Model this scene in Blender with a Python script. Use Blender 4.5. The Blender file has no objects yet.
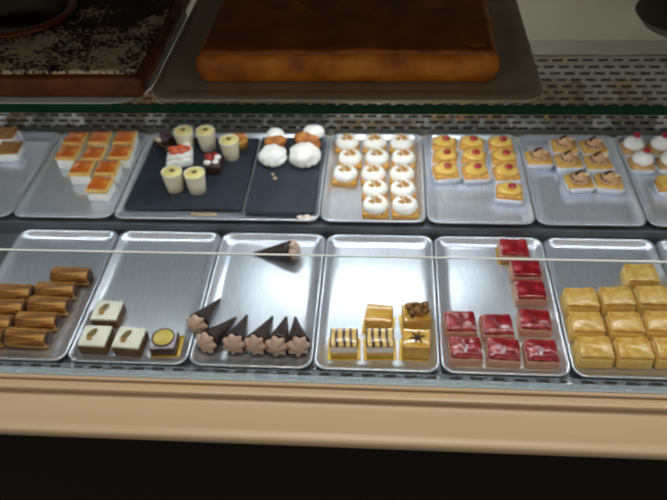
import bpy, bmesh, math, random
from mathutils import Vector, Matrix, noise, Euler

# ------------------------------------------------------------------ camera, world, light, exposure
S = bpy.context.scene
COL = S.collection
S.view_settings.view_transform = 'Standard'
S.view_settings.look = 'None'
S.view_settings.gamma = 1
S.view_settings.use_curve_mapping = False
S.view_settings.exposure = 0.0

PITCH, YAW, ROLL, FPX = 0.75125, -0.09943, -0.05006, 693.78
fw = Vector((math.sin(YAW)*math.cos(PITCH), math.cos(YAW)*math.cos(PITCH), -math.sin(PITCH)))
r0 = fw.cross(Vector((0, 0, 1))).normalized()
u0 = r0.cross(fw)
rt = r0*math.cos(ROLL) + u0*math.sin(ROLL)
up = u0*math.cos(ROLL) - r0*math.sin(ROLL)
cd = bpy.data.cameras.new('camera')
cam = bpy.data.objects.new('camera', cd)
COL.objects.link(cam)
M = Matrix((rt, up, -fw)).transposed().to_4x4()
M.translation = Vector((0.52144, -0.68334, 0.89511))
cam.matrix_world = M
cd.sensor_width = 36
cd.lens = 36*FPX/667
cd.clip_start = 0.02
cd.dof.use_dof = True
cd.dof.focus_distance = 0.75
cd.dof.aperture_fstop = 7.0
S.camera = cam

w = bpy.data.worlds.new('world')
w.use_nodes = True
w.node_tree.nodes['Background'].inputs[0].default_value = (1.0, 0.88, 0.74, 1)
w.node_tree.nodes['Background'].inputs[1].default_value = 0.32
S.world = w


def area(name, loc, target, sx, sy, power, col):
    l = bpy.data.lights.new(name, 'AREA')
    l.shape = 'RECTANGLE'
    l.size, l.size_y = sx, sy
    l.energy = power
    l.color = col
    o = bpy.data.objects.new(name, l)
    COL.objects.link(o)
    o.location = loc
    o.rotation_euler = (Vector(target)-Vector(loc)).to_track_quat('-Z', 'Y').to_euler()
    return o


area('ceiling_lamp_light', (0.6, -0.42, 2.3), (0.5, -0.15, 0), 1.6, 0.3, 29, (1.0, 0.91, 0.80))
LED = 31.0

# ------------------------------------------------------------------ materials
def srgb(c):
    return tuple((v/12.92 if v <= .04045 else ((v+.055)/1.055)**2.4) for v in [x/255 for x in c])+(1,)


def mat(name, a, b=None, scale=60, rough=.5, metal=0, bump=0, c=None, detail=4, lo=.35, hi=.65, coat=0, sss=0, stretch=None, spec=None):
    m = bpy.data.materials.new(name)
    m.use_nodes = True
    nt = m.node_tree
    p = nt.nodes['Principled BSDF']
    p.inputs['Roughness'].default_value = rough
    p.inputs['Metallic'].default_value = metal
    p.inputs['Base Color'].default_value = srgb(a)
    if coat:
        p.inputs['Coat Weight'].default_value = coat
        p.inputs['Coat Roughness'].default_value = .08
    if sss:
        p.inputs['Subsurface Weight'].default_value = sss
        p.inputs['Subsurface Radius'].default_value = (.004, .003, .002)
    if spec is not None:
        p.inputs['Specular IOR Level'].default_value = spec
    tc = nt.nodes.new('ShaderNodeTexCoord')
    mp = nt.nodes.new('ShaderNodeMapping')
    nt.links.new(tc.outputs['Object'], mp.inputs[0])
    if stretch:
        mp.inputs['Scale'].default_value = stretch
    n = nt.nodes.new('ShaderNodeTexNoise')
    n.inputs['Scale'].default_value = scale
    n.inputs['Detail'].default_value = detail
    nt.links.new(mp.outputs[0], n.inputs['Vector'])
    if b:
        r = nt.nodes.new('ShaderNodeValToRGB')
        e = r.color_ramp.elements
        e[0].position, e[0].color = lo, srgb(a)
        e[1].position, e[1].color = hi, srgb(b)
        if c:
            k = e.new((lo+hi)/2)
            k.color = srgb(c)
        nt.links.new(n.outputs[0], r.inputs[0])
        nt.links.new(r.outputs[0], p.inputs['Base Color'])
    if bump:
        bp = nt.nodes.new('ShaderNodeBump')
        bp.inputs['Strength'].default_value = bump
        bp.inputs['Distance'].default_value = .002
        nt.links.new(n.outputs[0], bp.inputs['Height'])
        nt.links.new(bp.outputs[0], p.inputs['Normal'])
    return m


def striped(name, a, b, scale, axis='X', rough=.3, distort=1.5, lo=.35, hi=.6, coat=0, bump=0):
    m = mat(name, a, None, rough=rough, coat=coat)
    nt = m.node_tree
    p = nt.nodes['Principled BSDF']
    wv = nt.nodes.new('ShaderNodeTexWave')
    wv.bands_direction = axis
    wv.inputs['Scale'].default_value = scale
    wv.inputs['Distortion'].default_value = distort
    wv.inputs['Detail'].default_value = 2
    tc = [n for n in nt.nodes if n.type == 'TEX_COORD'][0]
    nt.links.new(tc.outputs['Object'], wv.inputs['Vector'])
    r = nt.nodes.new('ShaderNodeValToRGB')
    e = r.color_ramp.elements
    e[0].position, e[0].color = lo, srgb(a)
    e[1].position, e[1].color = hi, srgb(b)
    nt.links.new(wv.outputs[1], r.inputs[0])
    nt.links.new(r.outputs[0], p.inputs['Base Color'])
    if bump:
        bp = nt.nodes.new('ShaderNodeBump')
        bp.inputs['Strength'].default_value = bump
        bp.inputs['Distance'].default_value = .002
        nt.links.new(wv.outputs[1], bp.inputs['Height'])
        nt.links.new(bp.outputs[0], p.inputs['Normal'])
    return m


def glass(name, tint, k=1.0):
    m = bpy.data.materials.new(name)
    m.use_nodes = True
    nt = m.node_tree
    nt.nodes.remove(nt.nodes['Principled BSDF'])
    out = nt.nodes['Material Output']
    t = nt.nodes.new('ShaderNodeBsdfTransparent')
    t.inputs[0].default_value = tint+(1,)
    g = nt.nodes.new('ShaderNodeBsdfGlossy')
    g.inputs['Roughness'].default_value = .02
    lw = nt.nodes.new('ShaderNodeLayerWeight')
    pw = nt.nodes.new('ShaderNodeMath')
    pw.operation = 'POWER'
    nt.links.new(lw.outputs['Facing'], pw.inputs[0])
    pw.inputs[1].default_value = 5
    f = nt.nodes.new('ShaderNodeMath')
    f.operation = 'MULTIPLY_ADD'
    f.inputs[1].default_value = .7
    f.inputs[2].default_value = .025
    nt.links.new(pw.outputs[0], f.inputs[0])
    mx = nt.nodes.new('ShaderNodeMixShader')
    nt.links.new(f.outputs[0], mx.inputs[0])
    nt.links.new(t.outputs[0], mx.inputs[1])
    nt.links.new(g.outputs[0], mx.inputs[2])
    nt.links.new(mx.outputs[0], out.inputs[0])
    return m


def emit(name, col, s):
    m = bpy.data.materials.new(name)
    m.use_nodes = True
    p = m.node_tree.nodes['Principled BSDF']
    p.inputs['Base Color'].default_value = (.9, .9, .9, 1)
    p.inputs['Emission Color'].default_value = col+(1,)
    p.inputs['Emission Strength'].default_value = s
    return m


ALU = mat('tray_aluminium', (206, 212, 222), (222, 227, 235), scale=30, rough=.30, metal=.72, stretch=(12, 1, 1))
STEEL = mat('deck_steel', (150, 155, 160), (165, 170, 175), scale=20, rough=.3, metal=.8)
PANEL = mat('panel_steel', (150, 147, 138), (166, 162, 152), scale=18, rough=.13, metal=.75)
BLACK = mat('black_lacquer', (12, 9, 7), rough=.6)
GAPSHADE = mat('grille_shade_dark', (16, 16, 17), rough=.8)
RAIL = mat('front_rail_metal', (158, 172, 180), rough=.4, metal=.25)
FASCIA = mat('fascia_laminate', (205, 183, 151), (209, 188, 157), scale=9, rough=.42, stretch=(.2, 4, 4))
SLOTSHADE = mat('slot_shade_black', (5, 5, 5), rough=.9)
GRILLE = mat('grille_metal', (98, 104, 108), (112, 118, 122), scale=20, rough=.4, metal=.5)
GREY = mat('grey_panel', (188, 183, 168), (196, 191, 176), scale=5, rough=.5)
LEDGE = mat('ledge_paint', (228, 226, 216), rough=.5)
CLEAR = glass('clear_glass', (.97, .98, .975))
SHELFG = glass('shelf_glass', (.84, .84, .80))
EDGEG = mat('green_glass_edge', (18, 62, 42), (24, 74, 50), scale=6, rough=.2)
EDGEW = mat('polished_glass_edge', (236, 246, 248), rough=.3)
TUBE = emit('lamp_tube_glow', (.88, .95, 1.0), LED)
HOUSE = mat('lamp_housing', (190, 190, 190), rough=.4)
OLDTRAY = mat('baking_tray_grey', (176, 170, 154), (186, 180, 163), scale=14, rough=.5, metal=.1)
SLATE = mat('slate', (32, 39, 49), (46, 54, 65), scale=40, rough=.55, bump=.4)
PAPER = mat('white_paper', (236, 238, 244), rough=.6)
FLOORM = mat('floor_tile', (40, 36, 33), (52, 47, 42), scale=5, rough=.5)
WALLM = mat('wall_paint', (96, 92, 84), (102, 98, 90), scale=3, rough=.8)

# ------------------------------------------------------------------ mesh helpers
def finish(name, bm, m, parent=None, smooth=True, loc=None, solid=0):
    bmesh.ops.recalc_face_normals(bm, faces=bm.faces)
    me = bpy.data.meshes.new(name)
    bm.to_mesh(me)
    bm.free()
    for x in (m if isinstance(m, (list, tuple)) else [m]):
        me.materials.append(x)
    if smooth:
        for p in me.polygons:
            p.use_smooth = True
    o = bpy.data.objects.new(name, me)
    COL.objects.link(o)
    if parent:
        o.parent = parent
    if loc:
        o.location = loc
    if solid:
        md = o.modifiers.new('sheet', 'SOLIDIFY')
        md.thickness = solid
    return o


def box(bm, x0, x1, y0, y1, z0, z1, mi=0):
    v = [bm.verts.new((x, y, z)) for z in (z0, z1) for y in (y0, y1) for x in (x0, x1)]
    for f in ((0, 2, 3, 1), (4, 5, 7, 6), (0, 1, 5, 4), (2, 6, 7, 3), (0, 4, 6, 2), (1, 3, 7, 5)):
        bm.faces.new([v[i] for i in f]).material_index = mi
    return v


def bbox(name, x0, x1, y0, y1, z0, z1, m, parent=None, bev=0):
    bm = bmesh.new()
    box(bm, x0, x1, y0, y1, z0, z1)
    if bev:
        bmesh.ops.bevel(bm, geom=bm.edges[:], offset=bev, segments=2, affect='EDGES', profile=.5)
    return finish(name, bm, m, parent, smooth=False)


def axis_pts(h, r, k):
    a = [-h, -h+r*.3, -h+r*.65, -h+r]
    inner = [(-h+r)+(2*(h-r))*i/k for i in range(1, k)]
    return a+inner+[-x for x in reversed(a)]


def rbox(bm, W, D, H, r=.004, k=4, amp=0, freq=60, seed=0, crown=0, taper=0, at=(0, 0, 0), kz=2):
    """soft-edged block standing on z = at.z"""
    xs, ys, zs = axis_pts(W/2, r, k), axis_pts(D/2, r, k), axis_pts(H/2, min(r, H*.49), kz)
    hz = min(r, H*.49)
    cache = {}

    def V(i, j, l):
        key = (i, j, l)
        if key in cache:
            return cache[key]
        q = Vector((xs[i], ys[j], zs[l]))
        inn = Vector((max(-W/2+r, min(W/2-r, q.x)), max(-D/2+r, min(D/2-r, q.y)), max(-H/2+hz, min(H/2-hz, q.z))))
        d = q-inn
        if d.length > 1e-9:
            dd = Vector((d.x/r, d.y/r, d.z/hz))
            mx = max(abs(dd.x), abs(dd.y), abs(dd.z))
            dd = dd.normalized()*mx
            p = inn+Vector((dd.x*r, dd.y*r, dd.z*hz))
        else:
            p = inn
        t = (p.z+H/2)/H
        s = 1-taper*t
        p.x *= s
        p.y *= s
        if crown:
            p.z += crown*t*max(0, 1-(2*p.x/W)**2)*max(0, 1-(2*p.y/D)**2)
        if amp:
            nv = noise.noise_vector(Vector((p.x*freq+seed*7.3, p.y*freq+seed*3.1, p.z*freq+seed)))
            p += nv*amp*min(1, t*3+.05)
        cache[key] = bm.verts.new((p.x+at[0], p.y+at[1], p.z+H/2+at[2]))
        return cache[key]
    nx, ny, nz = len(xs)-1, len(ys)-1, len(zs)-1
    for i in range(nx):
        for j in range(ny):
            for l in (0, nz):
                bm.faces.new([V(i, j, l), V(i+1, j, l), V(i+1, j+1, l), V(i, j+1, l)])
    for i in range(nx):
        for l in range(nz):
            for j in (0, ny):
                bm.faces.new([V(i, j, l), V(i+1, j, l), V(i+1, j, l+1), V(i, j, l+1)])
    for j in range(ny):
        for l in range(nz):
            for i in (0, nx):
                bm.faces.new([V(i, j, l), V(i, j+1, l), V(i, j+1, l+1), V(i, j, l+1)])


def lathe(bm, prof, n=24, at=(0, 0, 0), star=0, lobes=6, twist=0, mtx=None, sx=1, sy=1):
    rings = []
    for k, (r, z) in enumerate(prof):
        ring = []
        for i in range(n):
            a = 2*math.pi*i/n
            rr = r*(1+star*math.cos(lobes*a+twist*k))
            p = Vector((rr*math.cos(a)*sx, rr*math.sin(a)*sy, z))
            if mtx:
                p = mtx @ p
            ring.append(bm.verts.new(p+Vector(at)))
        rings.append(ring)
    for a, b in zip(rings, rings[1:]):
        for i in range(n):
            bm.faces.new([a[i], a[(i+1) % n], b[(i+1) % n], b[i]])
    bm.faces.new(rings[0][::-1])
    bm.faces.new(rings[-1])


def blob(bm, at, sx, sy, sz, amp=.0, freq=80, seed=0, sub=2, mtx=None):
    r = bmesh.ops.create_icosphere(bm, subdivisions=sub, radius=1)
    for v in r['verts']:
        p = Vector((v.co.x*sx, v.co.y*sy, v.co.z*sz))
        if amp:
            p += v.co*noise.noise(p*freq+Vector((seed*5.1, seed*2.7, seed)))*amp
        if mtx:
            p = mtx @ p
        v.co = p+Vector(at)


def rrect(W, D, r, n=6):
    pts = []
    for cx, cy, a0 in ((W/2-r, D/2-r, 0), (-W/2+r, D/2-r, 90), (-W/2+r, -D/2+r, 180), (W/2-r, -D/2+r, 270)):
        for i in range(n+1):
            a = math.radians(a0+90*i/n)
            pts.append((cx+r*math.cos(a), cy+r*math.sin(a)))
    return pts


def pan(bm, W, D, rad, loops, closed_bottom=True):
    """loops: (inset, z) from underside rim edge, over the rim, down to the floor"""
    rings = []
    for ins, z in loops:
        rings.append([bm.verts.new((x, y, z)) for x, y in rrect(W-2*ins, D-2*ins, max(.002, rad-ins*.7))])
    n = len(rings[0])
    for a, b in zip(rings, rings[1:]):
        for i in range(n):
            bm.faces.new([a[i], a[(i+1) % n], b[(i+1) % n], b[i]])
    bm.faces.new(rings[0])
    bm.faces.new(rings[-1])


def prism_x(bm, prof, x0, x1):
    a = [bm.verts.new((x0, y, z)) for y, z in prof]
    b = [bm.verts.new((x1, y, z)) for y, z in prof]
    n = len(prof)
    for i in range(n):
        bm.faces.new([a[i], a[(i+1) % n], b[(i+1) % n], b[i]])
    bm.faces.new(a[::-1])
    bm.faces.new(b)


def tag(o, label, cat, group=None, kind=None):
    if label:
        o['label'] = label
    if cat:
        o['category'] = cat
    if group:
        o['group'] = group
    if kind:
        o['kind'] = kind
    return o


def thing(name, label, cat, loc=(0, 0, 0), rz=0, group=None):
    o = bpy.data.objects.new(name, None)
    o.empty_display_size = .02
    COL.objects.link(o)
    o.location = loc
    o.rotation_euler = (0, 0, rz)
    return tag(o, label, cat, group)


def dup(root, loc, rz, label):
    r = root.copy()
    COL.objects.link(r)
    r.location = loc
    r.rotation_euler = (0, 0, rz)
    r['label'] = label
    for ch in list(root.children):
        c = ch.copy()
        COL.objects.link(c)
        c.parent = r
        for g in list(ch.children):
            d = g.copy()
            COL.objects.link(d)
            d.parent = c
    return r


def series(build, spots, labels, z, jitter=6, seed=1):
    rng = random.Random(seed)
    first = None
    out = []
    for (x, y), lab in zip(spots, labels):
        rz = math.radians(rng.uniform(-jitter, jitter))
        if first is None:
            first = build(lab)
            first.location = (x, y, z)
            first.rotation_euler = (0, 0, rz)
            out.append(first)
        else:
            out.append(dup(first, (x, y, z), rz, lab))
    return out


# ------------------------------------------------------------------ the setting
X0, X1 = -0.95, 1.75
o = bbox('floor', -3, 4, -2.6, 1.6, -.92, -.85, FLOORM)
tag(o, None, None, kind='structure')
o = bbox('wall_back', -3, 4, 1.6, 1.7, -.85, 2.4, WALLM)
tag(o, None, None, kind='structure')

# ------------------------------------------------------------------ the display case
case = thing('display_case', 'long glass pastry display case with tan front moulding and slotted steel back', 'display case', (0, 0, -.85))


def cpart(o):
    o.parent = case
    o.location.z += .85
    return o


cpart(bbox('deck', X0, X1, -.010, .3183, -.03, -.0149, STEEL))
cpart(bbox('step', X0, X1, .3186, .66, -.03, .0149, GRILLE))
cpart(bbox('step_edge', X0, X1, .3186, .324, .0150, .0153, STEEL))
cpart(bbox('step_top', X0, X1, .6, .6295, .0150, .0153, LEDGE))  # strip coloured pale to brighten the reflection low in the slotted panel
cpart(bbox('cabinet_body', X0, X1, -.06, .70, -.85, -.1205, BLACK))
cpart(bbox('grille_shade_base', X0, X1, -.036, .70, -.1204, -.0301, GAPSHADE))  # dark block, its colour stands in for shade below the grille slots

# slotted front grille between trays and front rail
bm = bmesh.new()
pit = .034
n = int((X1-X0)/pit)
zf = .0
for i in range(n):
    xa = X0+i*pit
    cols = [xa, xa+.012, xa+.032, xa+pit]
    rows = [-.0215, -.0195, -.0135, -.0105]
    for a in range(3):
        for b in range(3):
            if a == 1 and b == 1:
                continue
            bm.faces.new([bm.verts.new(p) for p in ((cols[a], rows[b], -.002), (cols[a+1], rows[b], -.002), (cols[a+1], rows[b+1], -.002), (cols[a], rows[b+1], -.002))])
bmesh.ops.remove_doubles(bm, verts=bm.verts, dist=1e-5)
cpart(finish('front_grille', bm, GRILLE, smooth=False))
# steel rail at the front
bm = bmesh.new()
prism_x(bm, [(-.022, -.03), (-.022, .001), (-.024, .0025), (-.034, .0025), (-.0362, .001), (-.0362, -.03)], X0, X1)
cpart(finish('front_rail', bm, RAIL, smooth=False))
# tan moulding, one profile along x
prof = [(-.0265, -.12), (-.0265, .0), (-.0285, .0012), (-.0305, .0), (-.0312, -.0020), (-.0255, -.0030), (-.0255, -.0105), (-.0350, -.0112),
        (-.0400, -.0116), (-.0424, -.0130), (-.0430, -.0155), (-.0425, -.0185), (-.0400, -.0200), (-.0340, -.0210), (-.0340, -.0330), (-.0410, -.0355),
        (-.0445, -.0372), (-.0470, -.0390), (-.0740, -.0622), (-.0755, -.0638), (-.0820, -.0646), (-.0855, -.0665), (-.0870, -.0700),
        (-.0872, -.0760), (-.0866, -.0830), (-.0840, -.0890), (-.0790, -.0930), (-.0510, -.1200)]
prof = [(y-.010, z) for y, z in prof]
bm = bmesh.new()
prism_x(bm, prof, X0, X1)
o = finish('front_fascia', bm, FASCIA, smooth=True)
md = o.modifiers.new('edge', 'EDGE_SPLIT')
md.split_angle = math.radians(40)
cpart(o)

# front glass with bright top edge
bm = bmesh.new()
box(bm, X0, X1, -.0332, -.0302, .0026, .2727, 0)
o = finish('front_glass', bm, CLEAR, smooth=False)
tag(cpart(o), 'low clear front glass pane', None)
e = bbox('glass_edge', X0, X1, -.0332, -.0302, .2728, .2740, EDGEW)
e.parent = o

# slotted rear panel with staggered slots cut through it
bm = bmesh.new()
pz, px = .0148, .030
zb = .0153
nr = 13
for k in range(nr):
    z0 = zb+k*pz
    zz = [z0, z0+.0050, z0+.0100, z0+pz]
    off = .015 if k % 2 else 0
    x = X0-off
    while x < X1:
        xx = [x, x+.005, x+.025, x+px]
        for a in range(3):
            for b in range(3):
                if a == 1 and b == 1:
                    continue
                bm.faces.new([bm.verts.new(p) for p in ((xx[a], .63, zz[b]), (xx[a+1], .63, zz[b]), (xx[a+1], .63, zz[b+1]), (xx[a], .63, zz[b+1]))])
        x += px
ztop = zb+nr*pz
for a, b in (((.63, ztop), (.631, ztop+.002)), ((.631, ztop+.002), (.634, ztop+.003))):
    bm.faces.new([bm.verts.new(p) for p in ((X0, a[0], a[1]), (X1, a[0], a[1]), (X1, b[0], b[1]), (X0, b[0], b[1]))])
bmesh.ops.remove_doubles(bm, verts=bm.verts, dist=1e-5)
cpart(finish('slotted_panel', bm, PANEL, smooth=False))
cpart(bbox('slot_shade_backing', X0, X1, .650, .66, .0150, ztop, SLOTSHADE))  # near-black sheet, its colour stands in for shade behind the slots
cpart(bbox('panel_ledge', X0, X1, .6345, .695, ztop+.001, ztop+.0035, LEDGE))
cpart(bbox('rear_panel', X0, X1, .695, .715, -.03, .80, GREY))
cpart(bbox('unseen_light_blocker', X0, X1, -.05, .715, .70, .73, BLACK))  # unseen slab added to keep overhead light off the glass shelf
cpart(bbox('end_panel', X0-.02, X0, -.03, .715, -.12, .73, BLACK))
cpart(bbox('end_panel', X1, X1+.02, -.03, .715, -.12, .73, BLACK))

# glass shelf
bm = bmesh.new()
box(bm, X0, X1, .2445, .685, .322, .33, 0)
sh = cpart(finish('glass_shelf', bm, SHELFG, smooth=False))
e = bbox('shelf_edge', X0, X1, .242, .2444, .3155, .3302, EDGEG)
e.parent = sh
tag(e, 'dark green front edge of the glass shelf', None)
# two lamp strips under the shelf, one tucked behind its front edge, one under the trays
for yy, xa, xb in ((.2515, X0+.02, X1-.02), (.46, .20, .735)):
    hw = .0065 if yy < .3 else .011
    h = cpart(bbox('lamp_strip', xa, xb, yy-hw, yy+hw, .3196, .3215, HOUSE))
    bm = bmesh.new()
    rr = hw*.75
    prism_x(bm, [(yy+rr*math.cos(math.radians(a)), .3194+.0042*math.sin(math.radians(a))) for a in range(180, 361, 30)], xa+.005, xb-.005)
    t = finish('lamp_tube', bm, TUBE)
    t.parent = h

# ------------------------------------------------------------------ trays
LOOPS = [(.018, 0.0), (.008, .0075), (.001, .0115), (0, .0128), (.0008, .0142), (.0022, .0148), (.0038, .0145), (.0056, .0132), (.0085, .0102), (.0122, .0066), (.0165, .0040), (.0210, .0025), (.0250, .002)]


def tray(cx, cy, z, W, D, label, group):
    bm = bmesh.new()
    pan(bm, W, D, .022, LOOPS)
    o = finish('serving_tray', bm, ALU)
    o.location = (cx, cy, z)
    return tag(o, label, 'tray', group)


P = .205
FT = ['aluminium tray in front row under the brown pastry rolls', 'aluminium tray in front row under white topped cakes',
      'aluminium tray in front row under the chocolate cones', 'aluminium tray in front row under five small gold board cakes',
      'aluminium tray in front row under red jelly squares', 'aluminium tray in front row under golden sponge slabs']
for i, lab in enumerate(FT):
    tray((i-1)*P+P/2, .1545, -.0148, .2035, .325, lab, 'front row of trays')
tray(5*P+P/2, .1545, -.0148, .2035, .325, 'aluminium tray cut off by right frame edge in front row', 'front row of trays')
XR = -.4222
for x0, wd, lab in ((-.4222, .2025, 'aluminium tray at far left of rear row under brown topped squares'),
                    (-.2172, .2025, 'aluminium tray in rear row under orange glazed cakes'),
                    (-.0122, .4080, 'double width aluminium tray in rear row under the two dark slates'),
                    (.398, .2025, 'aluminium tray in rear row under white nut cakes'),
                    (.603, .2025, 'aluminium tray in rear row under yellow cherry tartlets'),
                    (.808, .2025, 'aluminium tray in rear row under chocolate swirl tartlets'),
                    (1.013, .2025, 'aluminium tray in rear row under white cream domes')):
    tray(x0+wd/2, .4695, .0154, wd+.001, .299, lab, 'rear row of trays')

# slates
def slate(x0, x1, y0, y1, z, h, label):
    bm = bmesh.new()
    rbox(bm, x1-x0, y1-y0, h, r=.0015, k=14, amp=.0006, freq=40)
    o = finish('slate_board', bm, SLATE)
    o.location = ((x0+x1)/2, (y0+y1)/2, z)
    return tag(o, label, 'slate', 'slate boards')


slate(.0030, .2400, .354, .600, .0222, .0068, 'large dark slate board under the cups and fruit desserts')
slate(.2480, .3830, .342, .598, .0222, .0105, 'small dark slate board under two cream puffs')

ZF, ZR = -.0127, .0175
ZS = .0292
GRP = None

# ------------------------------------------------------------------ things on the glass shelf
# baking tray with golden cake
bm = bmesh.new()
pan(bm, .612, .40, .035, [(.022, .0), (.008, .0030), (.001, .0055), (0, .0068), (.001, .0085), (.004, .0092), (.020, .0090), (.028, .0062), (.036, .0026), (.044, .0020)])
o = finish('baking_tray', bm, OLDTRAY)
o.location = (.4545, .4435, .3304)
tag(o, 'large grey baking tray holding the golden brown cake on glass shelf', 'baking tray')

CRUST = mat('brown_crust', (128, 64, 20), (176, 98, 32), scale=16, rough=.5, bump=.3, detail=6, c=(150, 80, 26))
CRUMB = mat('golden_crumb', (160, 88, 22), (220, 146, 46), scale=20, rough=.6, bump=.5, detail=6, c=(200, 122, 34))
t = thing('slab_cake', 'large golden brown slab cake lying in the grey baking tray', 'cake', (.4565, .4500, .3326))
bm = bmesh.new()
rbox(bm, .480, .315, .054, r=.022, k=26, amp=.006, freq=22, seed=3, taper=.015, kz=5)
finish('cake_body', bm, CRUMB, t)
bm = bmesh.new()
rbox(bm, .456, .291, .013, r=.006, k=26, amp=.003, freq=24, seed=5, at=(0, 0, .0445))
finish('top_crust', bm, CRUST, t)

# dark sugared cake
DARK = mat('dark_cake', (84, 42, 19), (128, 66, 28), scale=24, rough=.45, bump=.4)
SUGAR = mat('sugared_top', (50, 30, 19), (222, 208, 178), scale=150, rough=.7, bump=.4, detail=6, lo=.47, hi=.62)
nt = SUGAR.node_tree
fine = [n for n in nt.nodes if n.type == 'TEX_NOISE'][0]
ramp = [n for n in nt.nodes if n.type == 'VALTORGB'][0]
big = nt.nodes.new('ShaderNodeTexNoise')
big.inputs['Scale'].default_value = 11
big.inputs['Detail'].default_value = 3
tcn = [n for n in nt.nodes if n.type == 'TEX_COORD'][0]
nt.links.new(tcn.outputs['Object'], big.inputs['Vector'])
ad = nt.nodes.new('ShaderNodeMath')
ad.operation = 'MULTIPLY_ADD'
nt.links.new(big.outputs[0], ad.inputs[0])
ad.inputs[1].default_value = 1.5
ad.inputs[2].default_value = -.80
ad2 = nt.nodes.new('ShaderNodeMath')
nt.links.new(ad.outputs[0], ad2.inputs[0])
nt.links.new(fine.outputs[0], ad2.inputs[1])
sx = nt.nodes.new('ShaderNodeSeparateXYZ')
nt.links.new(tcn.outputs['Object'], sx.inputs[0])
fade = nt.nodes.new('ShaderNodeMapRange')
for k, v in zip(('From Min', 'From Max', 'To Min', 'To Max'), (-.17, .06, .05, -.28)):
    fade.inputs[k].default_value = v
nt.links.new(sx.outputs[1], fade.inputs[0])
ad3 = nt.nodes.new('ShaderNodeMath')
nt.links.new(ad2.outputs[0], ad3.inputs[0])
nt.links.new(fade.outputs[0], ad3.inputs[1])
nt.links.new(ad3.outputs[0], ramp.inputs[0])
RING = mat('caramel', (92, 42, 14), (120, 58, 20), scale=30, rough=.3)
BOARD = mat('pale_cake_board', (196, 208, 208), rough=.35)
bm = bmesh.new()
pan(bm, .50, .36, .06, [(.004, 0), (0, .001), (0, .003), (.001, .004)])
o = finish('cake_board', bm, BOARD)
o.location = (-.1060, .4228, .3304)
tag(o, 'pale board under the dark sugared cake at the left of shelf', 'cake board')
t = thing('chocolate_cake', 'large dark sugar dusted cake at left end of the glass shelf', 'cake', (-.167, .4420, .3346))
bm = bmesh.new()
rbox(bm, .618, .386, .040, r=.012, k=24, amp=.004, freq=26, seed=8, kz=4)
finish('cake_body', bm, DARK, t)
bm = bmesh.new()
rbox(bm, .608, .376, .007, r=.003, k=24, amp=.003, freq=30, seed=2, at=(0, 0, .0415))
finish('sugared_top', bm, SUGAR, t)
bm = bmesh.new()
lathe(bm, [(.001, .0), (.098, .0), (.104, .003), (.1045, .007), (.099, .0095), (.091, .009), (.088, .005), (.001, .0035)], n=56)
o = finish('caramel_ring', bm, RING, t)
o.location = (.036, .014, .0495)
bm = bmesh.new()
lathe(bm, [(.0001, .0), (.086, .0), (.087, .0012), (.0001, .0022)], n=48)
o2 = finish('chocolate_disc', bm, mat('chocolate_glaze', (24, 14, 9), (38, 22, 14), scale=20, rough=.3), t)
o2.location = (.036, .014, .0553)

# dark round dish at right end of shelf
bm = bmesh.new()
lathe(bm, [(.04, 0), (.052, .0), (.072, .010), (.086, .026), (.0875, .0275), (.086, .0285), (.070, .014), (.05, .005), (.0001, .004)], n=48)
o = finish('round_dish', bm, mat('dark_glaze', (84, 84, 74), (92, 92, 82), scale=8, rough=.4))
o.location = (1.035, .497, .3304)
tag(o, 'dark round dish at right end of the glass shelf', 'dish')

# ------------------------------------------------------------------ rear row pastries
def paper_case(parent, W, D, H, flute=.0012):
    bm = bmesh.new()
    outer = rrect(W, D, .006, 8)
    rings = []
    for ins, z in ((.004, 0), (0, H), (.0008, H), (.0048, .0012)):
        ring = []
        for i, (x, y) in enumerate(rrect(W-2*ins, D-2*ins, .006, 8)):
            s = 1+(flute/.025 if i % 2 else 0)*(z/H)
            ring.append(bm.verts.new((x*s, y*s, z)))
        rings.append(ring)
    n = len(rings[0])
    for a, b in zip(rings, rings[1:]):
        for i in range(n):
            bm.faces.new([a[i], a[(i+1) % n], b[(i+1) % n], b[i]])
    bm.faces.new(rings[0])
    bm.faces.new(rings[-1])
    return finish('paper_case', bm, PAPER, parent)


CREAMW = mat('whipped_cream', (246, 243, 234), (252, 250, 245), scale=50, rough=.5, bump=.15, sss=.15)
SPONGEY = mat('yellow_sponge', (226, 182, 92), (240, 204, 122), scale=120, rough=.7, bump=.4)
ORANGE = mat('orange_glaze', (206, 96, 18), (236, 150, 56), scale=36, rough=.2, coat=.6, c=(222, 120, 32), lo=.38, hi=.6)
GOLDB = mat('golden_biscuit', (200, 142, 58), (224, 170, 84), scale=90, rough=.6, bump=.3)
NUT = mat('chopped_nuts', (176, 124, 52), (216, 168, 84), scale=140, rough=.5, bump=.3)
YELLOWF = mat('yellow_fruit_glaze', (222, 176, 66), (240, 206, 116), scale=38, rough=.25, coat=.4)
CHERRY = mat('red_cherry', (156, 24, 34), (186, 46, 52), scale=60, rough=.15, coat=.8)
MOUSSE = mat('mocha_mousse', (186, 140, 98), (216, 172, 128), scale=60, rough=.45)
CHOC = mat('dark_chocolate', (44, 25, 18), (62, 36, 26), scale=60, rough=.35)
ALMOND = mat('almond', (238, 206, 146), (246, 220, 170), scale=50, rough=.4)
RASP = mat('raspberry', (150, 14, 34), (186, 34, 52), scale=150, rough=.3, bump=.5)


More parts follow.
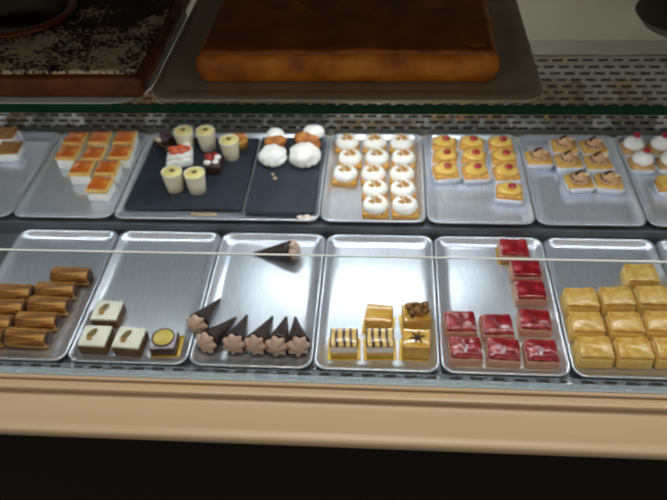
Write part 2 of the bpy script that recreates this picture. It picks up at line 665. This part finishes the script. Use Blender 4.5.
def orange_cake(lab):
    t = thing('orange_cake', lab, 'cake', group='orange glazed cakes')
    bm = bmesh.new()
    rbox(bm, .043, .045, .023, r=.003, k=3)
    finish('cream_body', bm, CREAMW, t)
    bm = bmesh.new()
    rbox(bm, .046, .048, .007, r=.002, k=4, amp=.0008, freq=90, at=(0, 0, .0232))
    finish('sponge_layer', bm, SPONGEY, t)
    bm = bmesh.new()
    rbox(bm, .038, .039, .0035, r=.0017, k=6, amp=.0016, freq=80, at=(0, 0, .0304), crown=.0015)
    finish('orange_glaze', bm, ORANGE, t)
    return t


sp = [(-.1657, .5680), (-.1115, .5710), (-.0545, .5725), (-.1628, .5148), (-.1050, .5119), (-.0480, .5163), (-.1144, .4590), (-.0600, .4600), (-.0580, .4040)]
LB = ['orange glazed cake at back left corner of its tray', 'orange glazed cake in middle of the back row of three', 'orange glazed cake at back right, next to the dark slate',
      'orange glazed cake at left of the second row of three', 'orange glazed cake in the centre of the second row of three', 'orange glazed cake at right of the second row, beside the slate',
      'left of the pair of orange glazed cakes in the third row', 'right of the pair of orange glazed cakes in the third row', 'frontmost orange glazed cake, alone before the others']
series(orange_cake, sp, LB, ZR, 4, 1)


def corner_cake(lab):
    t = thing('caramel_square', lab, 'cake', group='brown topped squares at far left')
    paper_case(t, .054, .05, .012)
    bm = bmesh.new()
    rbox(bm, .044, .042, .019, r=.003, k=3, at=(0, 0, .0014))
    finish('cream_body', bm, CREAMW, t)
    bm = bmesh.new()
    rbox(bm, .046, .044, .007, r=.002, k=4, amp=.001, freq=70, at=(0, 0, .0206))
    finish('caramel_top', bm, mat('caramel_top', (150, 96, 38), (188, 134, 66), scale=60, rough=.3), t)
    return t


series(corner_cake, [(-.3061, .5370), (-.3400, .5940)], ['brown topped white square in paper, whole one on leftmost rear tray', 'brown topped square cut by the left frame edge, behind another'], ZR, 5, 2)


def white_cake(lab):
    t = thing('white_nut_cake', lab, 'cake', group='white iced nut cakes')
    bm = bmesh.new()
    rbox(bm, .051, .047, .012, r=.003, k=4, amp=.0006)
    finish('biscuit_base', bm, GOLDB, t)
    bm = bmesh.new()
    lathe(bm, [(.0236, .0122), (.0250, .0150), (.0249, .019), (.0232, .0235), (.0195, .0268), (.013, .0286), (.006, .0292), (.0005, .0294)], n=28, star=.015, lobes=5)
    finish('white_icing', bm, CREAMW, t)
    bm = bmesh.new()
    rng = random.Random(4)
    for i in range(24):
        a, r = rng.uniform(0, 6.28), .0125*math.sqrt(rng.random())
        blob(bm, (r*math.cos(a), r*math.sin(a), .0296+.0012*rng.random()), .0030, .0024, .0020, .0006, 300, i, 1)
    finish('nut_topping', bm, NUT, t)
    return t


sp = [(.4380, .5766), (.4967, .5772), (.5547, .5779), (.4466, .5200), (.5032, .5210), (.5587, .5215), (.4393, .4640), (.4965, .4645), (.5550, .4650), (.5013, .4140), (.5567, .4142), (.5034, .3640), (.5601, .3640)]
col3 = ['left', 'middle', 'right']
LB = ['white iced nut cake at %s of the back row on its tray' % c for c in col3]+['white iced nut cake at %s of the second row from the back' % c for c in col3] + \
     ['white iced nut cake at %s of the third row, beside bare tray' % 'left', 'white iced nut cake in middle of the third row of three', 'white iced nut cake at right of the third row of three'] + \
     ['left white iced nut cake of the pair in the fourth row', 'right white iced nut cake of the pair in the fourth row', 'left white iced nut cake of the frontmost pair', 'right white iced nut cake of the frontmost pair']
series(white_cake, sp, LB, ZR, 4, 3)


def yellow_tart(lab):
    t = thing('cherry_tartlet', lab, 'tartlet', group='yellow cherry tartlets')
    paper_case(t, .0560, .0490, .015, .0008)
    bm = bmesh.new()
    rbox(bm, .0500, .0440, .0200, r=.005, k=4, amp=.0012, at=(0, 0, .0014))
    finish('pastry_base', bm, GOLDB, t)
    bm = bmesh.new()
    lathe(bm, [(.0205, .0205), (.0222, .0225), (.0215, .0255), (.018, .0280), (.012, .0292), (.0005, .0296)], n=28, sx=1.05, sy=.94)
    finish('yellow_fruit', bm, YELLOWF, t)
    bm = bmesh.new()
    blob(bm, (.003, .000, .0308), .0090, .0080, .0042, .0008, 200, 1, 2)
    finish('cherry', bm, CHERRY, t)
    return t


sp = [(.6470, .5740), (.7050, .5740), (.7670, .5740), (.6461, .5250), (.7060, .5250), (.7680, .5240), (.6450, .4755), (.7050, .4755), (.7674, .4730), (.7660, .4110)]
LB = ['yellow cherry tartlet at %s of the back row on its tray' % c for c in col3]+['yellow cherry tartlet at %s of the second row of its tray' % c for c in col3] + \
     ['yellow cherry tartlet at left front, before it bare tray', 'yellow cherry tartlet at front of the middle column', 'yellow cherry tartlet third in right column, behind the front one', 'frontmost yellow cherry tartlet, alone in the right column']
series(yellow_tart, sp, LB, ZR, 12, 4)


def brown_tart(lab):
    t = thing('chocolate_swirl_tartlet', lab, 'tartlet', group='chocolate swirl tartlets')
    paper_case(t, .0565, .0500, .016)
    bm = bmesh.new()
    rbox(bm, .050, .044, .018, r=.004, k=4, amp=.001, at=(0, 0, .0014))
    finish('pastry_base', bm, mat('tart_pastry', (206, 156, 66), (228, 184, 96), scale=80, rough=.5), t)
    bm = bmesh.new()
    lathe(bm, [(.0185, .0196), (.0205, .022), (.0185, .025), (.0150, .0255), (.0160, .0280), (.0130, .0305), (.008, .0315), (.0085, .0335), (.005, .0355), (.0005, .0365)], n=40, star=.07, lobes=8, twist=.5)
    finish('mousse_swirl', bm, MOUSSE, t)
    bm = bmesh.new()
    m4 = Matrix.Rotation(math.radians(35), 4, 'Z') @ Matrix.Rotation(math.radians(20), 4, 'X')
    blob(bm, (-.005, .003, .0345), .0120, .0038, .0032, .0006, 200, 2, 2, m4)
    for k in range(5):
        a = math.radians(150+28*k)
        blob(bm, (.0165*math.cos(a), .0150*math.sin(a), .0255), .0040, .0036, .0016, .0004, 200, k, 1)
    finish('chocolate_shard', bm, CHOC, t)
    bm = bmesh.new()
    blob(bm, (.010, -.002, .0330), .0055, .0035, .0025, 0, 1, 1, 2)
    finish('almond', bm, ALMOND, t)
    return t


sp = [(.8400, .5270), (.8994, .5720), (.8985, .5170), (.9590, .5680), (.9580, .5130), (.9074, .4490), (.9654, .4490)]
LB = ['chocolate swirl tartlet at far left of its group, beside the tray edge', 'chocolate swirl tartlet at back of the middle column', 'chocolate swirl tartlet in the middle of its group',
      'chocolate swirl tartlet at back right, beside the right tray edge', 'chocolate swirl tartlet second in the right column', 'left chocolate swirl tartlet of the front pair', 'right chocolate swirl tartlet of the front pair']
series(brown_tart, sp, LB, ZR, 7, 5)


def dome_cake(lab):
    t = thing('cream_dome_tartlet', lab, 'tartlet', group='white cream dome tartlets')
    paper_case(t, .0515, .0460, .012)
    bm = bmesh.new()
    rbox(bm, .045, .040, .016, r=.004, k=4, amp=.001, at=(0, 0, .0014))
    finish('pastry_base', bm, mat('tan_pastry', (196, 148, 84), (216, 172, 108), scale=80, rough=.5), t)
    bm = bmesh.new()
    lathe(bm, [(.0175, .0176), (.0205, .021), (.0205, .026), (.0180, .031), (.013, .0350), (.007, .037), (.0005, .0375)], n=28)
    finish('cream_dome', bm, CREAMW, t)
    bm = bmesh.new()
    blob(bm, (.006, .008, .0385), .0075, .0075, .0060, .0012, 400, 3, 2)
    finish('raspberry', bm, RASP, t)
    return t


series(dome_cake, [(1.0400, .5690), (1.0960, .5690), (1.0451, .5150), (1.1010, .5147)],
       ['white cream dome tartlet at back left of the far right rear tray', 'white cream dome tartlet at back right, near the right frame edge',
        'white cream dome tartlet at front left of the four', 'white cream dome tartlet in front, cut by right frame edge'], ZR, 5, 6)
t = thing('yellow_tartlet', 'yellow square tartlet in white paper, front, cut by right frame edge', 'tartlet', (1.0800, .4420, ZR))
paper_case(t, .0515, .0460, .012)
bm = bmesh.new()
rbox(bm, .045, .040, .018, r=.004, k=4, amp=.001, at=(0, 0, .0014))
finish('pastry_base', bm, GOLDB, t)
bm = bmesh.new()
rbox(bm, .040, .036, .006, r=.0025, k=4, amp=.001, at=(0, 0, .0196), crown=.003)
finish('yellow_glaze', bm, YELLOWF, t)

# cups, fruit desserts and cream puffs on the slates
CUPM = mat('ivory_cup', (228, 220, 190), (236, 229, 203), scale=20, rough=.35, sss=.2)
CUST = mat('pale_custard', (226, 212, 128), (236, 224, 150), scale=60, rough=.35)
OLIVE = mat('olive_leaf', (74, 66, 24), (104, 90, 36), scale=80, rough=.4)


def cup(lab):
    t = thing('dessert_cup', lab, 'cup dessert', group='ivory dessert cups on the large slate')
    bm = bmesh.new()
    lathe(bm, [(.0150, 0), (.0162, .001), (.0186, .022), (.0208, .0440), (.0212, .0460), (.0200, .0466), (.0188, .0440), (.0186, .0420), (.0005, .0420)], n=32)
    finish('cup', bm, CUPM, t)
    bm = bmesh.new()
    lathe(bm, [(.0184, .0422), (.0184, .0445), (.0170, .0458), (.0005, .0462)], n=32)
    finish('custard', bm, CUST, t)
    bm = bmesh.new()
    blob(bm, (0, .001, .0472), .0062, .0042, .0020, .0010, 200, 1, 2)
    finish('leaf_topping', bm, OLIVE, t)
    return t


series(cup, [(.0850, .5580), (.1335, .5590), (.1910, .5240), (.0950, .4120), (.1418, .4080)],
       ['ivory dessert cup at back left, behind the strawberry dessert', 'ivory dessert cup at back, middle of the three', 'ivory dessert cup at right on the slate, before an orange tartlet',
        'ivory dessert cup at front, left one of the pair', 'ivory dessert cup at front, right one of the pair'], ZS, 20, 7)
STRAW = mat('strawberry', (206, 66, 40), (232, 118, 76), scale=90, rough=.25, coat=.5)
t = thing('strawberry_dessert', 'orange red strawberry dessert with white cream, behind the front cups', 'dessert', (.0830, .5110, ZS), .2)
t.scale = (1.2, 1.02, 1.2)
bm = bmesh.new()
rbox(bm, .046, .056, .016, r=.006, k=4, amp=.002, seed=3)
finish('cream_base', bm, CREAMW, t)
bm = bmesh.new()
for i, (x, y) in enumerate(((-.012, .012), (.002, .014), (.013, .008), (-.008, .001), (.006, .000))):
    blob(bm, (x, y, .020), .009, .0075, .0055, .001, 150, i, 2)
finish('strawberry_pieces', bm, STRAW, t)
bm = bmesh.new()
for i, (x, y) in enumerate(((-.013, -.018), (.002, -.019), (.014, -.014), (.012, .020))):
    blob(bm, (x, y, .0185), .009, .007, .006, .001, 150, i+9, 2)
finish('cream_dollops', bm, CREAMW, t)
bm = bmesh.new()
blob(bm, (-.021, .020, .0170), .0060, .0110, .0080, .001, 150, 4, 2)
finish('chocolate_curl', bm, CHOC, t)

t = thing('berry_chocolate_dessert', 'dark chocolate dessert with red berries and cream, beside the front cup', 'dessert', (.1610, .4810, ZS), .1)
t.scale = (1.2, 1.1, 1.1)
bm = bmesh.new()
rbox(bm, .030, .040, .022, r=.006, k=4, amp=.002, seed=5)
finish('chocolate_base', bm, CHOC, t)
bm = bmesh.new()
for i, (x, y) in enumerate(((-.008, .009), (.003, .012), (-.004, .000))):
    blob(bm, (x, y, .0255), .0075, .0065, .0050, .001, 150, i, 2)
finish('berries', bm, mat('red_berries', (140, 30, 30), (190, 66, 56), scale=90, rough=.25), t)
bm = bmesh.new()
for i, (x, y) in enumerate(((.009, .004), (.006, -.010), (-.008, -.012))):
    blob(bm, (x, y, .0250), .0065, .0060, .0045, .001, 150, i+3, 2)
finish('cream_dollops', bm, CREAMW, t)

t = thing('orange_tartlet', 'small orange topped tartlet behind the right cup on the slate', 'tartlet', (.2040, .5640, ZS))
bm = bmesh.new()
lathe(bm, [(.0150, 0), (.0175, .018), (.0185, .021), (.0165, .0220), (.0005, .0215)], n=24, star=.03, lobes=12)
finish('pastry_shell', bm, GOLDB, t)
bm = bmesh.new()
for i, (x, y) in enumerate(((-.007, .004), (.006, .005), (0, -.007), (.000, .002))):
    blob(bm, (x, y, .0262), .0080, .0065, .0055, .001, 150, i, 2)
finish('orange_fruit', bm, mat('orange_fruit', (190, 104, 34), (214, 142, 62), scale=60, rough=.25), t)

t = thing('plum_dessert', 'dark purple dessert with beige cream at back left corner of slate', 'dessert', (.0370, .5680, ZS), -.5)
bm = bmesh.new()
rbox(bm, .042, .040, .016, r=.006, k=4, amp=.002, seed=6)
finish('dark_base', bm, CHOC, t)
bm = bmesh.new()
for i, (x, y) in enumerate(((-.010, .006), (.004, .010), (.006, -.006))):
    blob(bm, (x, y, .0205), .0095, .0080, .0060, .001, 150, i, 2)
finish('plum_pieces', bm, mat('plum', (72, 46, 62), (112, 84, 98), scale=70, rough=.35), t)
bm = bmesh.new()
blob(bm, (-.008, -.012, .0190), .010, .006, .0050, .001, 150, 7, 2)
finish('beige_cream', bm, mat('beige_cream', (206, 186, 156), (220, 202, 176), scale=60, rough=.5), t)

CHOUX = mat('choux_crust', (150, 84, 30), (206, 142, 66), scale=50, rough=.5, bump=.5, c=(180, 112, 46))


def puff(lab, loc, rz, spec, seed):
    t = thing('cream_puff', lab, 'cream puff', loc, rz, 'cream puffs on the small slate')
    bm = bmesh.new()
    blob(bm, (0, .018, .0150), .024, .020, .0145, .004, 70, seed, 3)
    finish('choux_bottom', bm, CHOUX, t)
    bm = bmesh.new()
    blob(bm, (0, -.020, .0185), .0275, .0270, .0185, .008, 62, seed+1, 3)
    for i in range(7):
        a = math.pi+math.pi*i/6
        blob(bm, (.021*math.cos(a), -.020+.020*math.sin(a), .0110), .0085, .0085, .0085, .002, 120, seed+i, 2)
    finish('whipped_cream', bm, CREAMW, t)
    bm = bmesh.new()
    m4 = Matrix.Rotation(math.radians(40), 4, 'X')
    blob(bm, (spec[0], .012, .0330), .0235, .0115, .0065, .003, 90, seed+2, 3, m4)
    finish('choux_lid', bm, CHOUX, t)
    bm = bmesh.new()
    blob(bm, (spec[1], .030, .0370), .0190, .0160, .0110, .003, 80, seed+3, 3)
    finish('cream_cap', bm, CREAMW, t)
    return t


puff('cream puff at left on small slate, tall white cream in front', (.2850, .5240, ZS+.0038), .05, (.004, .002), 1)
p = puff('cream puff at right on small slate, wider and browner', (.3545, .5270, ZS+.0038), -.12, (-.003, .008), 6)
p.scale = (1.14, 1.1, 1.12)

CR = mat('beige_crumb', (214, 190, 150), (230, 208, 170), scale=90, rough=.7)
for (x, y, s), lab in zip(((.2900, .4580, .0035), (.2960, .4430, .0045)), ('tiny beige crumb on small slate, nearer the cream puff', 'beige crumb on small slate, the front one of two')):
    bm = bmesh.new()
    blob(bm, (0, 0, s*.75), s, s*.8, s*.75, .001, 300, x*100, 2)
    o = finish('crumb', bm, CR)
    o.location = (x, y, ZS+.0038)
    tag(o, lab, 'crumb', 'crumbs on the small slate')
bm = bmesh.new()
for i, (x, y) in enumerate(((-.010, 0), (.002, .002), (.012, -.002), (.004, -.004))):
    blob(bm, (x, y, .0045), .0085, .0055, .0045, .0015, 200, i, 2)
o = finish('cream_crumb', bm, mat('pinkish_cream', (222, 202, 186), (236, 222, 208), scale=60, rough=.6))
o.location = (.3700, .3310, .0225)
tag(o, 'pale cream crumb heap on tray at front corner of small slate', 'crumb')
bm = bmesh.new()
rbox(bm, .052, .014, .0012, r=.0005, k=3)
o = finish('tan_card', bm, mat('tan_card', (166, 140, 116), (178, 152, 128), scale=40, rough=.6))
o.location = (.1640, .3475, .0178)
tag(o, 'small blank tan card on tray in front of the large slate', 'card')

# ------------------------------------------------------------------ front row pastries
PUFFP = mat('layered_pastry', (108, 66, 22), (212, 164, 88), scale=10, rough=.42, bump=.5, stretch=(1.2, 22, 22), lo=.42, hi=.58, c=(160, 106, 44))
ROLLEND = mat('dark_end', (58, 40, 34), (84, 62, 54), scale=60, rough=.5)


def roll(lab):
    t = thing('pastry_roll', lab, 'pastry roll', group='brown pastry rolls')
    m4 = Matrix.Rotation(math.radians(90), 4, 'Y')
    bm = bmesh.new()
    L, r = .0350, .0165
    prof = [(r*.70, -L), (r*.96, -L+.001)]
    for i in range(11):
        z = -L+.003+(2*L-.006)*i/10
        prof.append((r*(1+.02*math.sin(i*2.2)), z))
    prof += [(r*.96, L-.001), (r*.70, L)]
    lathe(bm, prof, n=28, at=(0, 0, r*1.03), star=.025, lobes=7, twist=.25, mtx=m4)
    finish('pastry_shell', bm, PUFFP, t)
    for s in (-1, 1):  # darker caps on both ends of the roll
        bm = bmesh.new()
        lathe(bm, [(.0112, 0), (.0108, .0018*s), (.006, .0028*s), (.0005, .0031*s)], n=20, at=(s*(L+.0002), 0, r*1.03), mtx=m4)
        finish('dark_end', bm, ROLLEND, t)
    return t


sp = [(-.0521, .1830), (-.0660, .1450), (-.0660, .1090), (-.0730, .0720), (-.0760, .0350), (-.1430, .1370), (-.1430, .1000), (-.1490, .0640), (-.1520, .0330)]
LB = ['brown pastry roll at the very back of its tray', 'brown pastry roll second from back in the right column', 'brown pastry roll in the middle of the right column', 'brown pastry roll second from front in the right column',
      'frontmost brown pastry roll in the right column', 'rearmost brown pastry roll of the left column', 'brown pastry roll second from back in the left column, at frame edge', 'brown pastry roll third from back in the left column, at frame edge', 'frontmost brown pastry roll of the left column, at frame edge']
series(roll, sp, LB, ZF, 2, 8)

BROWNS = mat('cocoa_sponge', (84, 56, 34), (116, 82, 52), scale=110, rough=.7, bump=.4)
LEAFM = mat('brown_green_leaf', (112, 96, 44), (150, 126, 62), scale=60, rough=.5)
IVORY = mat('ivory_icing', (238, 240, 224), (246, 247, 234), scale=40, rough=.35)


def white_top(lab):
    t = thing('white_topped_cake', lab, 'cake', group='white topped cocoa cakes')
    bm = bmesh.new()
    rbox(bm, .048, .045, .019, r=.003, k=4, amp=.0006)
    finish('cocoa_base', bm, BROWNS, t)
    bm = bmesh.new()
    rbox(bm, .0465, .0435, .0050, r=.0018, k=4, at=(0, 0, .0194))
    finish('white_icing', bm, IVORY, t)
    bm = bmesh.new()
    m4 = Matrix.Rotation(math.radians(60), 4, 'Z')
    blob(bm, (-.005, .003, .0268), .0115, .0052, .0022, .0012, 200, 1, 2, m4)
    finish('leaf_curl', bm, LEAFM, t)
    bm = bmesh.new()
    blob(bm, (-.006, -.009, .0268), .0046, .0038, .0022, .0008, 200, 3, 2)
    finish('nut_piece', bm, NUT, t)
    return t


series(white_top, [(.0430, .0960), (.0404, .0390), (.0995, .0370)], ['white topped cocoa cake behind, farther back than the other two', 'white topped cocoa cake in front row at left tray edge', 'white topped cocoa cake in front row, right one of two'], ZF, 5, 9)
GOLDC = mat('gold_card', (196, 158, 62), (216, 180, 88), scale=30, rough=.3, metal=.6)
t = thing('lemon_disc_cake', 'dark small cake topped with a yellow disc, on gold card', 'cake', (.1627, .0384, ZF), .05)
bm = bmesh.new()
rbox(bm, .054, .046, .0012, r=.0005, k=3)
finish('gold_card', bm, GOLDC, t)
bm = bmesh.new()
rbox(bm, .043, .040, .014, r=.003, k=4, at=(-.005, 0, .0014))
finish('chocolate_base', bm, CHOC, t)
bm = bmesh.new()
rbox(bm, .041, .038, .007, r=.003, k=4, at=(-.005, 0, .0157))
finish('lilac_cream', bm, mat('lilac_cream', (202, 198, 214), (214, 210, 224), scale=40, rough=.4), t)
bm = bmesh.new()
lathe(bm, [(.0165, 0), (.0172, .001), (.0172, .002), (.015, .003), (.0005, .0032)], n=28, at=(-.005, 0, .0230))
finish('yellow_disc', bm, mat('lemon_jelly', (206, 186, 88), (222, 204, 112), scale=60, rough=.25), t)
bm = bmesh.new()
lathe(bm, [(.0181, 0), (.0192, .0005), (.0192, .0022), (.0181, .0026), (.0175, .0022), (.0175, .0005)], n=28, at=(-.005, 0, .0230))
finish('chocolate_ring', bm, CHOC, t)

CONEM = mat('cone_chocolate', (40, 27, 26), (60, 42, 38), scale=70, rough=.4, bump=.3)
PINKC = mat('pinkish_cream_filling', (190, 160, 144), (208, 180, 164), scale=60, rough=.5)


def cone(lab):
    t = thing('chocolate_cone', lab, 'chocolate cone', group='cream filled chocolate cones')
    R, L = .0195, .079
    tilt = math.atan2(R-.0015, L)
    m4 = Matrix.Rotation(math.radians(-90)-tilt, 4, 'X')
    base = Vector((0, 0, R*math.cos(tilt)+.0012))
    bm = bmesh.new()
    lathe(bm, [(R*.85, .001), (R, -.0005), (R*1.0, .003), (R*.62, L*.42), (R*.30, L*.76), (.0022, L*.98), (.0006, L)], n=26, at=base, mtx=m4)
    finish('cone_shell', bm, CONEM, t)
    bm = bmesh.new()
    lathe(bm, [(.0150, -.0008), (.0175, -.004), (.0175, -.008), (.0140, -.0115), (.0110, -.0130), (.0075, -.0160), (.0005, -.0175)], n=48, at=base+Vector((0, 0, .0015)), mtx=m4, star=.16, lobes=7, twist=.25)
    finish('cream_rosette', bm, PINKC, t)
    return t


ap = [(.2806, .2670), (.2270, .1350), (.2700, .1130), (.2850, .1150), (.3301, .1080), (.3545, .1080), (.3701, .1080)]
cr = [(.3480, .2580), (.2095, .0740), (.2340, .0355), (.2790, .0350), (.3152, .0340), (.3500, .0330), (.3845, .0340)]
LB = ['chocolate cone lying alone at the back of its tray', 'chocolate cone at left tray edge, set farther back than its neighbours', 'chocolate cone second from the left of the front six', 'chocolate cone third from the left of the front six',
      'chocolate cone third from the right of the front six', 'chocolate cone second from the right of the front six', 'chocolate cone at the right end of the front six']
first = None
for a, c, lab in zip(ap, cr, LB):
    rz = math.atan2(a[1]-c[1], a[0]-c[0])-math.pi/2
    if first is None:
        first = cone(lab)
        first.location = (c[0], c[1], ZF)
        first.rotation_euler = (0, 0, rz)
    else:
        dup(first, (c[0], c[1], ZF), rz, lab)

# five small cakes on gold cards
AMBER = mat('amber_glaze', (212, 152, 48), (238, 196, 96), scale=55, rough=.15, coat=.8)
STRIPE = striped('striped_glaze', (60, 32, 14), (236, 200, 122), 27, 'X', rough=.2, distort=3.5, lo=.25, hi=.45, coat=.6)


def gold_cake(lab, loc, rz, cream, topm):
    t = thing('gold_board_cake', lab, 'cake', loc, rz, 'small cakes on gold cards')
    bm = bmesh.new()
    rbox(bm, .0545, .0455, .0012, r=.0005, k=3)
    finish('gold_card', bm, GOLDC, t)
    bm = bmesh.new()
    h1 = .012 if cream else .026
    rbox(bm, .045, .038, h1, r=.002, k=4, amp=.0006, at=(0, 0, .0014))
    finish('sponge', bm, mat('gold_sponge', (204, 158, 66), (224, 184, 92), scale=110, rough=.5), t)
    if cream:
        bm = bmesh.new()
        rbox(bm, .0445, .0375, .0138, r=.002, k=4, at=(0, 0, .0136))
        finish('cream_layer', bm, CREAMW, t)
    bm = bmesh.new()
    rbox(bm, .0455, .0385, .0050, r=.002, k=4, at=(0, 0, .0276), crown=.001)
    finish('glaze', bm, topm, t)
    return t


gold_cake('small gold board cake at left, white cream side and dark striped top', (.4587, .0430, ZF), .03, True, STRIPE)
gold_cake('small amber glazed plain cake, back left of the five', (.5150, .0970, ZF), -.1, False, AMBER)
gold_cake('small striped cake with cream side, front middle of the five', (.5175, .0450, ZF), .04, True, STRIPE)
t = gold_cake('small cake heaped with caramel nuts, back right of the five', (.5777, .1010, ZF), .1, False, AMBER)
bm = bmesh.new()
rng = random.Random(8)
for i in range(24):
    blob(bm, (rng.uniform(-.017, .017), rng.uniform(-.013, .013), .0370+rng.uniform(0, .012)), .0060, .0050, .0045, .001, 200, i, 1)
finish('caramel_nuts', bm, mat('caramel_nuts', (84, 50, 22), (196, 148, 84), scale=90, rough=.3, lo=.4, hi=.6), t)
t = gold_cake('small amber cake with dark chocolate splash, front right of the five', (.5765, .0450, ZF), -.04, False, AMBER)
bm = bmesh.new()
for a in (15, 75, 130):
    m4 = Matrix.Rotation(math.radians(a), 4, 'Z')
    blob(bm, (.001, .0, .0348), .0140, .0020, .0014, .001, 300, a, 2, m4)
blob(bm, (.001, 0, .0352), .0050, .0042, .0022, .001, 300, 2, 2)
finish('chocolate_splash', bm, CHOC, t)

# red jelly squares
JELLY = mat('red_jelly', (128, 14, 26), (202, 96, 100), scale=55, rough=.2, coat=.6, c=(164, 30, 42), lo=.36, hi=.66, bump=.5)
PINKS = mat('pink_sponge', (200, 146, 124), (216, 168, 146), scale=100, rough=.55)


def red_cake(lab):
    t = thing('red_jelly_square', lab, 'cake', group='red jelly squares')
    bm = bmesh.new()
    rbox(bm, .057, .049, .0012, r=.0005, k=3)
    finish('pale_card', bm, mat('pale_card', (206, 190, 170), rough=.2), t)
    bm = bmesh.new()
    rbox(bm, .0525, .0460, .017, r=.003, k=4, amp=.0008, at=(0, 0, .0014))
    finish('sponge_base', bm, PINKS, t)
    bm = bmesh.new()
    rbox(bm, .0500, .0430, .0055, r=.0027, k=9, amp=.0018, freq=110, at=(0, 0, .0186), crown=.0015)
    finish('red_jelly', bm, JELLY, t)
    return t


sp = [(.7620, .2780), (.7765, .2240), (.7770, .1700), (.7750, .1010), (.6511, .0930), (.7111, .0880), (.6560, .0370), (.7160, .0360), (.7755, .0355)]
LB = ['red jelly square on gold card at the very back of its tray', 'red jelly square second from back in the right column', 'red jelly square third from back in the right column', 'red jelly square fourth from back in the right column',
      'red jelly square behind the front left one', 'red jelly square behind the front middle one', 'red jelly square at front left of its tray', 'red jelly square at front middle of its tray', 'red jelly square at front right of its tray']
reds = series(red_cake, sp, LB, ZF, 4, 10)
card = [c for c in reds[0].children if c.name.startswith('pale_card')][0]
card.data = card.data.copy()
card.data.materials[0] = GOLDC
card.scale = (1.06, 1.1, 1)
card.name = 'gold_card'
card['label'] = 'gold card under the cake'

# golden sponge slabs
SLABS = mat('slab_sponge', (228, 186, 94), (240, 206, 122), scale=60, rough=.5, bump=.3)
SLABT = mat('slab_glaze', (208, 158, 62), (242, 206, 122), scale=70, rough=.25, coat=.5, bump=.5)


def slab(lab):
    t = thing('golden_sponge_slab', lab, 'cake', group='golden sponge slabs')
    bm = bmesh.new()
    rbox(bm, .056, .046, .026, r=.006, k=5, amp=.0014, freq=60, seed=1)
    finish('sponge_body', bm, SLABS, t)
    bm = bmesh.new()
    rbox(bm, .0525, .0425, .0050, r=.0024, k=7, amp=.002, freq=75, seed=4, at=(0, 0, .0264), crown=.003)
    finish('golden_glaze', bm, SLABT, t)
    return t


sp = [(.9730, .2090), (.8579, .1470), (.9186, .1520), (.9796, .1550), (.8558, .0920), (.9190, .0940), (.9790, .0970), (.8587, .0390), (.9193, .0400), (.9790, .0420)]
LB = ['golden sponge slab at the very back, alone in its row']+['golden sponge slab at %s of the rearmost full row of three' % c for c in col3]+['golden sponge slab at %s of the middle full row of three' % c for c in col3]+['golden sponge slab at %s of the frontmost row of three' % c for c in col3]
series(slab, sp, LB, ZF, 4, 11)
